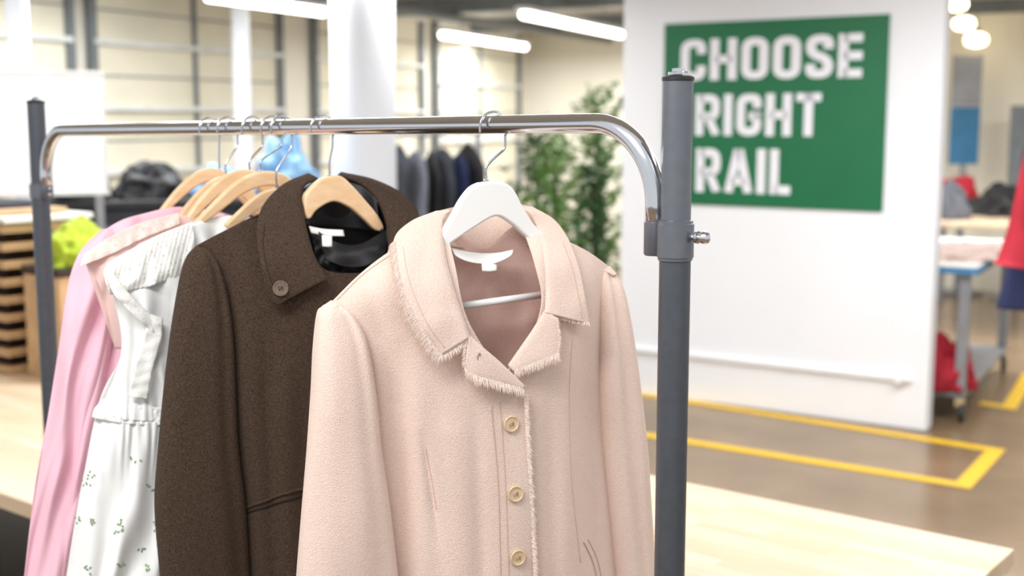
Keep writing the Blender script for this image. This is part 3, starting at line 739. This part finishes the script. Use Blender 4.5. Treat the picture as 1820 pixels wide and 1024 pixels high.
rin=[(925,369,-.05),(944,384,-.02),(960,420,.012),(968,470,.042),(970,520,.06),(968,556,.07)]
rout=[(945,368,-.055),(985,392,-.02),(1012,430,.018),(1030,480,.048),(1040,530,.064),(1048,577,.07)]
f2=flap('collar_flap',rin,rout,M_pink,.004,30,70,cf)
st=surf('collar_stand',PP,[[(783,392,-.012),(800,374,-.045),(840,368,-.07),(890,366,-.07),(925,369,-.05),(948,386,-.015)],[(786,410,-.008),(805,402,-.038),(845,402,-.062),(890,402,-.062),(928,400,-.04),(955,410,-.006)],[(793,446,.008),(820,447,-.03),(850,450,-.052),(890,450,-.052),(935,442,-.025),(964,432,.012)]],M_pink,50,16,.003); par(st,coat)
so=surf('collar_back',PP,[[(775,376,-.05),(810,368,-.075),(850,362,-.085),(890,362,-.085),(925,364,-.07),(947,370,-.055)],[(770,420,-.055),(810,425,-.08),(850,428,-.09),(890,428,-.09),(935,424,-.08),(960,420,-.06)]],M_pink,40,12,.003); par(so,coat)
par(sweep('neck_piping',[PP.at(x,y,w) for x,y,w in resample([(797,436,.0),(822,440,-.026),(850,443,-.046),(890,443,-.046),(935,436,-.02),(962,428,.01)],30)],.0014,M_seamp,8),coat)
lin_=[(832,594,.078),(858,618,.082),(888,644,.083),(934,688,.082)]
lout=[(826,657,.088),(848,672,.092),(885,682,.09),(930,694,.085)]
f3=flap('lapel',lin_,lout,M_pink,.003,16,30)
r_in=[(968,552,.066),(948,584,.068),(925,618,.07),(903,650,.07)]
r_out=[(992,566,.078),(994,632,.083),(958,646,.082),(914,662,.077)]
f4=flap('lapel',r_in,r_out,M_pink,.003,16,30)
def fr(line,out,cnt,ln=.010): par(fringe('frayed_trim',PP,line,out,M_fray,cnt,ln,.0006),coat,'short frayed yarn edging','stuff')
fr([cout[2],(701,462,.04),cout[3],(721,536,.068),cout[4],(759,603,.081),cout[5]],(-1,.45),1250,.0135)
fr([cout[-1],(808,620,.083),(835,602,.082)],(.2,1),280,.0105)
fr([(827,604,.082),(824,635,.086),(826,657,.088)],(-1,.1),120,.006)
fr(lout,(.1,1),520,.0115)
fr([(994,632,.083),(958,646,.082),(914,662,.077)],(.1,1),420,.0105)
fr([(992,566,.078),(996,600,.081),(994,632,.083)],(1,.1),90,.005)
fr([(975,562,.07),(1010,570,.07),(1048,578,.07)],(-.1,1),160,.005)
edge=[(rowsL[i][-1][0],rowsL[i][-1][1],rowsL[i][-1][2]+.002) for i in (4,5,6,7)]; edge[0]=(934,694,.08)
fr(edge,(1,.25),1300,.0085)
tv=bvh([fL,fR])
def sm(pts,r=.0009,t=tv,m=M_seamp,off=.0018,P_=coat): 
    o=seam(t,pts,r,m,off=off); par(o,P_)
sm([(872,720),(884,850),(888,960),(890,1060)],.0009); sm([(888,715),(897,850),(902,960),(905,1060)],.0006)
sm([(600,533),(645,489),(700,450)],.0006); sm([(757,795),(768,850),(777,905)],.0006)
sm([(1016,600),(1010,700),(1014,850),(1030,1000)],.0006)
sm([(1035,962),(1052,1000),(1066,1060)],.0014); sm([(1043,958),(1060,996),(1074,1058)],.0009)
tc=bvh([f1,f2])
sm([(716,440),(727,500),(756,570),(790,618)],.0004,tc,off=.0014); sm([(1000,432),(1017,480),(1028,530),(1034,566)],.0004,tc,off=.0014)
for (x,y) in [(907,753),(915,877),(919,990)]:
    p,n=drop(tv,x,y,.0022); button(coat,p,n,.0122,M_btn)
p,n=drop(bvh([f3]),848,633,.002); 
par(sweep('collar_hook',[p-Z*.006,p,p+Z*.004+PP.h*.003,p+Z*.001+PP.h*.004],.0008,M_steel,6,n=14),coat)
lb=surf('brand_label',PP,[[(803,442,.0),(830,447,-.014),(858,450,-.02),(886,449,-.014),(912,444,.0)],[(809,454,.003),(832,459,-.01),(858,462,-.016),(886,460,-.01),(909,453,.003)],[(826,463,.004),(840,467,-.006),(858,469,-.012),(878,468,-.006),(896,461,.004)]],M_label,24,8,.001); par(lb,coat,'white satin neck label')
lb=surf('size_tag',PP,[[(856,466,-.008),(870,467,-.008),(884,466,-.008)],[(857,482,-.004),(870,483,-.004),(883,481,-.004)]],M_label,8,6,.001); par(lb,coat,'small white size tag')
# ---------------------------------------------------------------- BROWN COAT
R2=rail_at(574); PB=Plane((R2.x,R2.y),(.85,.53))
mk_hanger(PB,[(590,311),(568,318),(548,336),(539,352),(541,384),(549,388),(562,372),(590,358),(618,368),(645,390),(664,408),(676,410),(678,400),(664,376),(642,350),(622,328),(606,314)],(586,313),574,M_hwood,'light beech wooden hanger holding the brown coat',.016)
bc=root('brown_coat',PB.at(560,1098,0),'dark brown wool coat with large buttoned collar','coat')
def foldB(x,y,i,j):
    return .010*noise.noise(Vector((x*.012,y*.0035,3.1)))+ridge(x,y,470,.04,560,18,-.009)+ridge(x,y,505,.04,600,20,.006)
rB=[[(350,436,.0),(400,410,.006),(462,388,.0),(535,400,.02),(568,472,.05),(620,486,.06),(680,472,.05),(705,410,.02),(752,400,0),(792,424,0)],
 [(392,490,.012),(430,492,.03),(480,500,.05),(530,510,.06),(575,530,.066),(625,545,.07),(680,540,.062),(715,510,.046),(755,490,.03),(788,490,.01)],
 [(410,600,.016),(440,610,.04),(485,620,.058),(535,625,.068),(580,630,.074),(628,640,.076),(680,640,.07),(720,630,.056),(760,620,.04),(792,610,.015)],
 [(420,780,.016),(450,790,.044),(490,800,.064),(538,800,.074),(585,800,.082),(630,800,.082),(685,800,.076),(725,800,.06),(765,790,.045),(798,780,.02)],
 [(434,930,.016),(462,940,.046),(500,950,.068),(545,950,.078),(590,950,.086),(640,950,.086),(690,950,.08),(735,950,.066),(775,940,.045),(808,930,.02)],
 [(448,1100,.016),(475,1100,.05),(510,1100,.07),(550,1100,.082),(600,1100,.09),(650,1100,.09),(700,1100,.084),(745,1100,.066),(785,1100,.045),(815,1100,.02)]]
bf=surf('front_panel',PB,rB,M_brown,100,120,.0035,foldB); par(bf,bc)
rBb=[[(350,436,0),(400,410,-.004),(462,380,-.01),(560,345,-.035),(610,350,-.05),(660,350,-.035),(705,405,-.01),(752,400,-.004),(792,424,0)],
 [(392,490,.0),(440,500,-.03),(500,510,-.05),(560,520,-.06),(610,520,-.065),(660,520,-.06),(705,520,-.05),(752,500,-.03),(788,490,0)],
 [(420,780,.01),(460,780,-.04),(510,780,-.06),(560,780,-.065),(610,780,-.07),(660,780,-.065),(710,780,-.06),(760,780,-.04),(798,780,.01)],
 [(448,1098,.01),(480,1100,-.04),(520,1100,-.06),(570,1100,-.065),(620,1100,-.07),(670,1100,-.065),(720,1100,-.06),(780,1100,-.04),(815,1098,.01)]]
o=surf('back_panel',PB,rBb,M_brown,50,60,.003); par(o,bc)
bl_=surf('lining',PB,[[(x,y,w+.006) for x,y,w in r[2:-2]] for r in rBb],M_satin,40,60,.001); par(bl_,bc,'black inner lining')
exb=lambda cs,v: -.008*math.exp(-((cs-.4-.2*v)/.2)**2)*min(1,v*3)
bs1=tube('sleeve',PB,[(347,438,351,437,.0,.001),(333,456,372,446,.003,.012),(322,490,392,480,.006,.022),(308,570,408,560,.012,.03),(294,680,416,670,.016,.034),(282,800,422,790,.02,.036),(276,900,434,890,.022,.036),(286,1024,443,1020,.024,.036),(294,1100,448,1100,.024,.036)],M_brown,fold=.013,fk=11,seed=12,nv=110,segs=64,extra=exb,sq=.75); par(bs1,bc)
bs2=tube('sleeve',PB,[(790,424,796,426,.0,.002),(785,440,812,446,.004,.02),(786,490,826,490,.006,.03),(790,600,842,600,.01,.04),(796,800,860,800,.012,.042),(808,950,875,950,.014,.042),(815,1100,885,1100,.014,.042)],M_brown,fold=.006,fk=11,seed=13,nv=60); par(bs2,bc)
bin2=[(566,318,-.055),(540,332,-.03),(538,368,.0),(545,412,.036),(558,456,.062),(578,492,.076),(580,495,.077)]
bout2=[(548,309,-.06),(502,330,-.028),(464,372,.014),(457,425,.048),(466,480,.07),(478,528,.078),(494,541,.08)]
bF=flap('collar_flap',bin2,bout2,M_brown,.008,30,70,cf,.0035,PB,bc)
bri=[(600,312,-.065),(638,326,-.04),(668,352,-.01),(686,392,.02),(692,440,.046)]
bro=[(606,307,-.07),(664,320,-.045),(716,346,-.005),(743,380,.025),(738,440,.05)]
bF2=flap('collar_flap',bri,bro,M_brown,.01,30,60,cf,.0035,PB,bc)
st=surf('collar_stand',PB,[[(540,335,-.03),(566,318,-.055),(600,312,-.065),(638,326,-.045),(668,352,-.01)],[(541,372,-.01),(566,366,-.04),(604,364,-.055),(640,370,-.035),(672,385,0)],[(545,400,.0),(570,402,-.03),(606,404,-.045),(645,408,-.03),(680,412,.01)]],M_satin,30,14,.004); par(st,bc)
tb=bvh([bf]); tbf=bvh([bF])
def smb(pts,r=.001,t=tb,off=.0022): par(seam(t,pts,r,M_seamb,off=off),bc)
smb([(470,400),(468,440),(478,490),(492,526)],.0005,tbf,.002)
p,n=drop(tbf,498,513,.003); button(bc,p,n,.0128,M_btnb,M_seamb)
P4=[drop(tb,x,y,.003)[0] for x,y in resample([(432,905),(470,890),(510,876),(560,862)],24)]
P5=[drop(tb,x,y,.002)[0] for x,y in resample([(437,912),(475,900),(515,888),(560,874)],24)]
par(sweep('pocket_welt',P4,.0024,M_brown,10),bc); par(sweep('pocket_welt',P5,.0016,M_seamb,8),bc)
bb=root('black_satin_blouse',PB.at(625,560,.02),'black satin blouse layered inside the brown coat','blouse')
par(surf('blouse_front',PB,[[(552,404,-.02),(585,430,-.005),(625,440,0),(665,430,-.005),(695,410,-.02)],[(556,450,0),(590,460,.012),(628,465,.018),(665,458,.012),(700,450,0)],[(560,560,.0),(595,560,.02),(630,560,.03),(665,560,.02),(700,560,0)]],M_satin,30,30,.002,nf(.01,.05,.05)),bb)
par(surf('draped_collar',PB,[[(566,412,.012),(600,432,.02),(640,434,.02),(688,408,.01)],[(570,436,.03),(604,448,.036),(640,448,.036),(688,430,.026)],[(580,462,.036),(610,474,.042),(645,474,.042),(686,458,.034)]],M_satin,60,24,.0015,lambda x,y,i,j: .006*noise.noise(Vector((x*.03,y*.04,2)))),bb)
lb=surf('brand_label',PB,[[(549,402,.01),(575,407,.004),(610,409,.004)],[(553,414,.014),(578,419,.008),(612,420,.008)]],M_label,14,6,.001); par(lb,bc,'white neck label')
lb=surf('size_tag',PB,[[(572,418,.03),(581,419,.032),(590,419,.032)],[(573,438,.036),(582,439,.038),(590,438,.038)]],M_label,6,5,.001); par(lb,bc,'small white size tag')
# ---------------------------------------------------------------- other hangers + dresses
def arc_outline(cl,w0,w1):
    pts=resample(cl,22); n=len(pts); U=[];Lo=[]
    for i,(x,y) in enumerate(pts):
        a=pts[max(i-1,0)];b=pts[min(i+1,n-1)]; d=Vector((b[0]-a[0],b[1]-a[1])).normalized(); nn=Vector((d.y,-d.x)); k=math.sin(math.pi*i/(n-1)); w=w0+(w1-w0)*k
        U.append((x+nn.x*w/2,y+nn.y*w/2)); Lo.append((x-nn.x*w/2,y-nn.y*w/2))
    return U+Lo[::-1]
hd=(.78,.62)
def pl(px): 
    r=rail_at(px); return Plane((r.x,r.y),hd)
PA=pl(374); PE=pl(406); PBb=pl(450); PC=pl(484); PD=pl(502)
lab='light beech wooden hanger on the chrome bar'; gr='beech hangers holding dresses'
mk_hanger(PA,arc_outline([(286,380),(318,344),(350,318),(378,311),(405,322),(432,348),(455,380)],12,24),(390,303),374,M_hwood,lab,.014,group=gr,n=110)
mk_hanger(PE,arc_outline([(318,392),(344,362),(372,336),(400,324),(426,334),(450,356),(474,388)],12,22),(402,316),406,M_hwood,lab,.014,group=gr,n=110)
mk_hanger(PBb,arc_outline([(332,394),(362,358),(400,325),(432,314),(458,322),(484,346),(506,378)],12,26),(444,307),450,M_hwood,lab,.014,group=gr,n=110)
mk_hanger(PC,arc_outline([(346,402),(384,368),(425,334),(466,318),(500,322),(522,342),(545,376)],12,27),(464,306),484,M_hwood,lab,.014,group=gr,n=110)
mk_hanger(PD,arc_outline([(404,404),(432,380),(462,356),(490,346),(512,352),(540,372),(560,398)],12,22),(492,338),502,M_hwood,lab,.014,group=gr,n=110)
cr_=root('pink_chiffon_robe',PA.at(170,1090,0),'long sheer pink chiffon robe on a beech hanger','dress')
def ple(a,k,sk=0): return lambda x,y,i,j: a*min(1,j*2.2+.15)*(math.sin((x+sk*(y-400))*k+4*noise.noise(Vector((x*.015,y*.004,0))))+.35*math.sin((x+sk*(y-400))*k*1.9+1+3*noise.noise(Vector((x*.02,y*.006,4)))))
par(surf('robe_front',PA,[[(172,418,.0),(215,392,.01),(262,378,.01),(310,368,.008),(360,372,0),(420,385,-.004)],
 [(138,470,.0),(180,480,.03),(240,480,.035),(310,480,.035),(370,480,.03),(430,480,.0)],
 [(112,590,.0),(160,600,.04),(225,600,.045),(300,600,.045),(370,600,.04),(440,600,.0)],
 [(85,740,.0),(140,750,.04),(210,750,.05),(300,750,.05),(380,750,.04),(450,750,.0)],
 [(60,880,.0),(120,900,.045),(200,900,.05),(300,900,.05),(390,900,.045),(460,900,.0)],
 [(36,1090,.0),(100,1090,.05),(190,1090,.05),(300,1090,.05),(390,1090,.05),(465,1090,.0)]],M_chif,150,80,.0008,ple(.011,.09,.22)),cr_)
par(surf('robe_back',PA,[[(172,418,0),(262,380,-.01),(360,372,-.01),(420,385,-.004)],[(112,590,0),(225,600,-.04),(350,600,-.04),(440,600,0)],[(36,1088,0),(180,1090,-.05),(330,1090,-.05),(465,1088,0)]],M_chif,50,50,.0008,ple(.006,.05,.2)),cr_)
par(surf('robe_sleeve',PA,[[(176,412,.012),(184,408,.02),(192,406,.022),(200,406,.02)],[(142,448,.012),(160,440,.036),(180,436,.04),(202,438,.036)],[(120,510,.014),(146,512,.04),(174,516,.045),(206,520,.036)],
 [(104,620,.014),(132,626,.044),(160,632,.048),(196,640,.04)],[(82,760,.016),(112,766,.048),(144,772,.052),(180,780,.042)],[(60,900,.016),(92,904,.048),(124,908,.052),(160,912,.042)],[(36,1090,.016),(66,1090,.048),(98,1090,.052),(130,1090,.042)]],M_chif,90,80,.0008,ple(.009,.11,.24)),cr_)
bt=root('blush_lace_top',PBb.at(250,620,0),'sheer blush and white lace top on a beech hanger','blouse')
par(surf('top_front',PBb,[[(150,462,.0),(190,430,.012),(240,404,.016),(290,388,.012),(340,382,.004),(400,380,0)],
 [(180,520,.0),(210,500,.03),(250,490,.035),(300,480,.035),(350,470,.03),(410,460,0)],
 [(205,620,.0),(225,620,.03),(260,620,.04),(310,620,.04),(360,620,.03),(420,600,.0)]],M_sheer,80,50,.0008,ple(.004,.1,.3)),bt)
par(surf('top_back',PBb,[[(150,462,.0),(240,404,-.01),(340,382,-.01),(400,380,0)],[(205,620,.0),(260,620,-.03),(360,620,-.03),(420,600,.0)]],M_sheer,30,30,.0008),bt)
par(surf('lace_yoke',PBb,[[(148,452,.004),(190,424,.02),(245,398,.022),(318,378,.018)],[(142,474,.01),(198,452,.026),(255,424,.028),(320,398,.024)]],M_blace,120,14,.0006,lambda x,y,i,j:.002*noise.noise(Vector((x*.05,y*.05,0)))+.0012*j*math.sin(x*.25+3*noise.noise(Vector((x*.03,0,0))))),bt)
wd_=root('white_floral_dress',PC.at(220,1090,0),'white cotton dress with lace waist and green sprig embroidery','dress')
par(surf('bodice',PC,[[(188,472,.006),(235,446,.014),(285,420,.014),(338,398,.008),(400,384,0),(470,390,0)],
 [(206,540,.01),(246,528,.03),(290,515,.038),(340,500,.036),(400,490,.03),(480,480,0)],
 [(216,620,.01),(250,622,.036),(295,620,.046),(345,615,.046),(410,610,.04),(490,600,0)],
 [(194,690,.01),(235,698,.042),(285,700,.052),(340,695,.052),(410,690,.045),(500,685,0)],
 [(170,738,.01),(215,746,.045),(275,750,.056),(340,748,.056),(410,742,.045),(505,735,0)]],M_wdress,110,60,.001,lambda x,y,i,j:.006*math.sin((x-.3*y)*.09+3*noise.noise(Vector((x*.02,y*.01,0))))+.0009*math.sin(x*.4+2*noise.noise(Vector((x*.05,y*.01,0))))*max(0,(y-600)/100)),wd_)
sk=surf('skirt',PC,[[(170,742,.012),(215,748,.048),(275,750,.06),(340,748,.06),(410,744,.046),(505,738,0)],
 [(156,810,.012),(205,815,.055),(270,820,.068),(340,820,.068),(415,815,.05),(510,810,0)],
 [(136,910,.012),(190,915,.06),(262,920,.075),(340,920,.075),(420,915,.055),(515,910,0)],
 [(108,1088,.012),(170,1090,.07),(255,1090,.085),(340,1090,.085),(425,1090,.06),(520,1088,0)]],M_wdress,200,70,.001,lambda x,y,i,j:.009*min(1,.1+j)*math.sin((x+.22*(y-740))*.1+noise.noise(Vector((x*.02,y*.005,5)))*3)+.0016*max(0,1-j*1.8)*math.sin(x*.42+noise.noise(Vector((x*.04,y*.01,5)))*3)); par(sk,wd_)
par(surf('dress_back',PC,[[(188,472,.006),(300,410,-.006),(400,384,-.006),(470,390,0)],[(216,620,.01),(290,620,-.04),(400,620,-.04),(490,600,0)],[(170,738,.01),(275,745,-.04),(400,742,-.04),(505,735,0)],[(108,1088,.012),(255,1090,-.06),(400,1090,-.06),(520,1088,0)]],M_wdress,50,60,.001),wd_)
def gath(a,k,b=.0): return lambda x,y,i,j:(a*(.25+j)*math.sin(x*k+3*noise.noise(Vector((x*.03,y*.02,1))))+b*noise.noise(Vector((x*.15,y*.15,2))))
par(surf('lace_waistband',PC,[[(182,710,.014),(225,720,.046),(278,724,.056),(340,720,.056),(420,714,.05)],[(168,726,.016),(215,736,.048),(275,740,.058),(340,736,.058),(420,731,.05)],[(163,742,.018),(213,752,.051),(274,756,.061),(340,752,.061),(420,746,.05)]],M_lace,200,14,.0006,gath(.0012,.3,.0015)),wd_)
par(surf('lace_trim',PC,[[(262,556,.048),(256,600,.05),(240,650,.054),(228,706,.056)],[(290,566,.052),(286,606,.056),(272,656,.06),(262,710,.062)]],M_lace,60,10,.0006,lambda x,y,i,j:.003*noise.noise(Vector((x*.05,y*.06,1)))),wd_)
par(surf('shoulder_ruffle',PC,[[(190,468,.016),(235,442,.024),(285,416,.026),(342,394,.02)],[(184,488,.024),(236,474,.032),(290,456,.036),(346,438,.03)],[(196,524,.026),(246,514,.038),(296,500,.042),(344,485,.036)]],M_lace,200,24,.0006,lambda x,y,i,j:.003*j*math.sin(x*.14+y*.05+4*noise.noise(Vector((x*.03,y*.02,1))))+.0005*math.sin(x*.8+y*.2)),wd_)
par(surf('shoulder_ruffle',PC,[[(196,476,.034),(218,508,.042),(245,538,.046),(272,564,.048)],[(186,494,.036),(208,530,.046),(240,562,.052),(272,590,.054)]],M_lace,90,12,.0006,lambda x,y,i,j:.002*j*math.sin(y*.18+3*noise.noise(Vector((x*.04,y*.03,1))))),wd_)
tk=bvh([sk]); V=[];Fs=[]
M_emb=mat('embroidery_green',(122,150,108),.8,0,.2,vs=50)
spr=[(160,846),(154,860),(215,930),(208,943),(250,978),(136,924),(165,925),(158,1012),(212,1008),(240,818),(268,868),(262,1010),(120,1000),(278,935)]
for (x,y) in spr:
    for k in range(5):
        p,n=drop(tk,x+random.uniform(-8,8),y+random.uniform(-6,6),.0014)
        if p is None: continue
        a=random.uniform(0,6.28); u_=n.cross(Z).normalized(); v_=u_.cross(n).normalized(); d=u_*math.cos(a)+v_*math.sin(a); s=d.cross(n)
        L=.006; q=len(V); V+=[p,p+d*L*.5+s*.0018,p+d*L,p+d*L*.5-s*.0018]; Fs.append((q,q+1,q+2,q+3))
par(newobj('embroidery',V,Fs,M_emb,False),wd_,'small green sprig embroidery','stuff')
# ---------------------------------------------------------------- LIGHT
w=bpy.data.worlds.new('world'); sc.world=w; w.use_nodes=True; w.node_tree.nodes['Background'].inputs[0].default_value=(.95,.975,1,1); w.node_tree.nodes['Background'].inputs[1].default_value=.82
def area(loc,size,power,rot=(0,0,0),col=(1,.99,.98)):
    l=bpy.data.lights.new('fill_light','AREA'); l.energy=power; l.shape='RECTANGLE'; l.size=size[0]; l.size_y=size[1]; l.color=col
    o=bpy.data.objects.new('fill_light',l); o.location=loc; o.rotation_euler=rot; sc.collection.objects.link(o)  # added fill light with no lamp fixture, brightens the rail and the room
C_=(.96,.98,1)
area((-1.0,.7,2.75),(1.4,.5),46,(math.radians(20),0,0)); area((1.6,2.2,2.75),(.4,2.5),30)
area((-.5,4.6,2.72),(2.5,.5),64,col=C_); area((2.2,5.0,2.72),(3,.5),94,col=C_); area((-1.5,7.5,2.6),(2.5,.5),84,col=C_); area((1.0,10.5,2.5),(3,1),118,col=C_); area((4.5,9,2.6),(3,1),122); area((.5,13,2.5),(2,1),66,col=C_)
area((-2.6,6.0,2.6),(1,1),34,col=C_)
sc.view_settings.view_transform='Standard'; sc.view_settings.look='None'; sc.view_settings.exposure=0.06
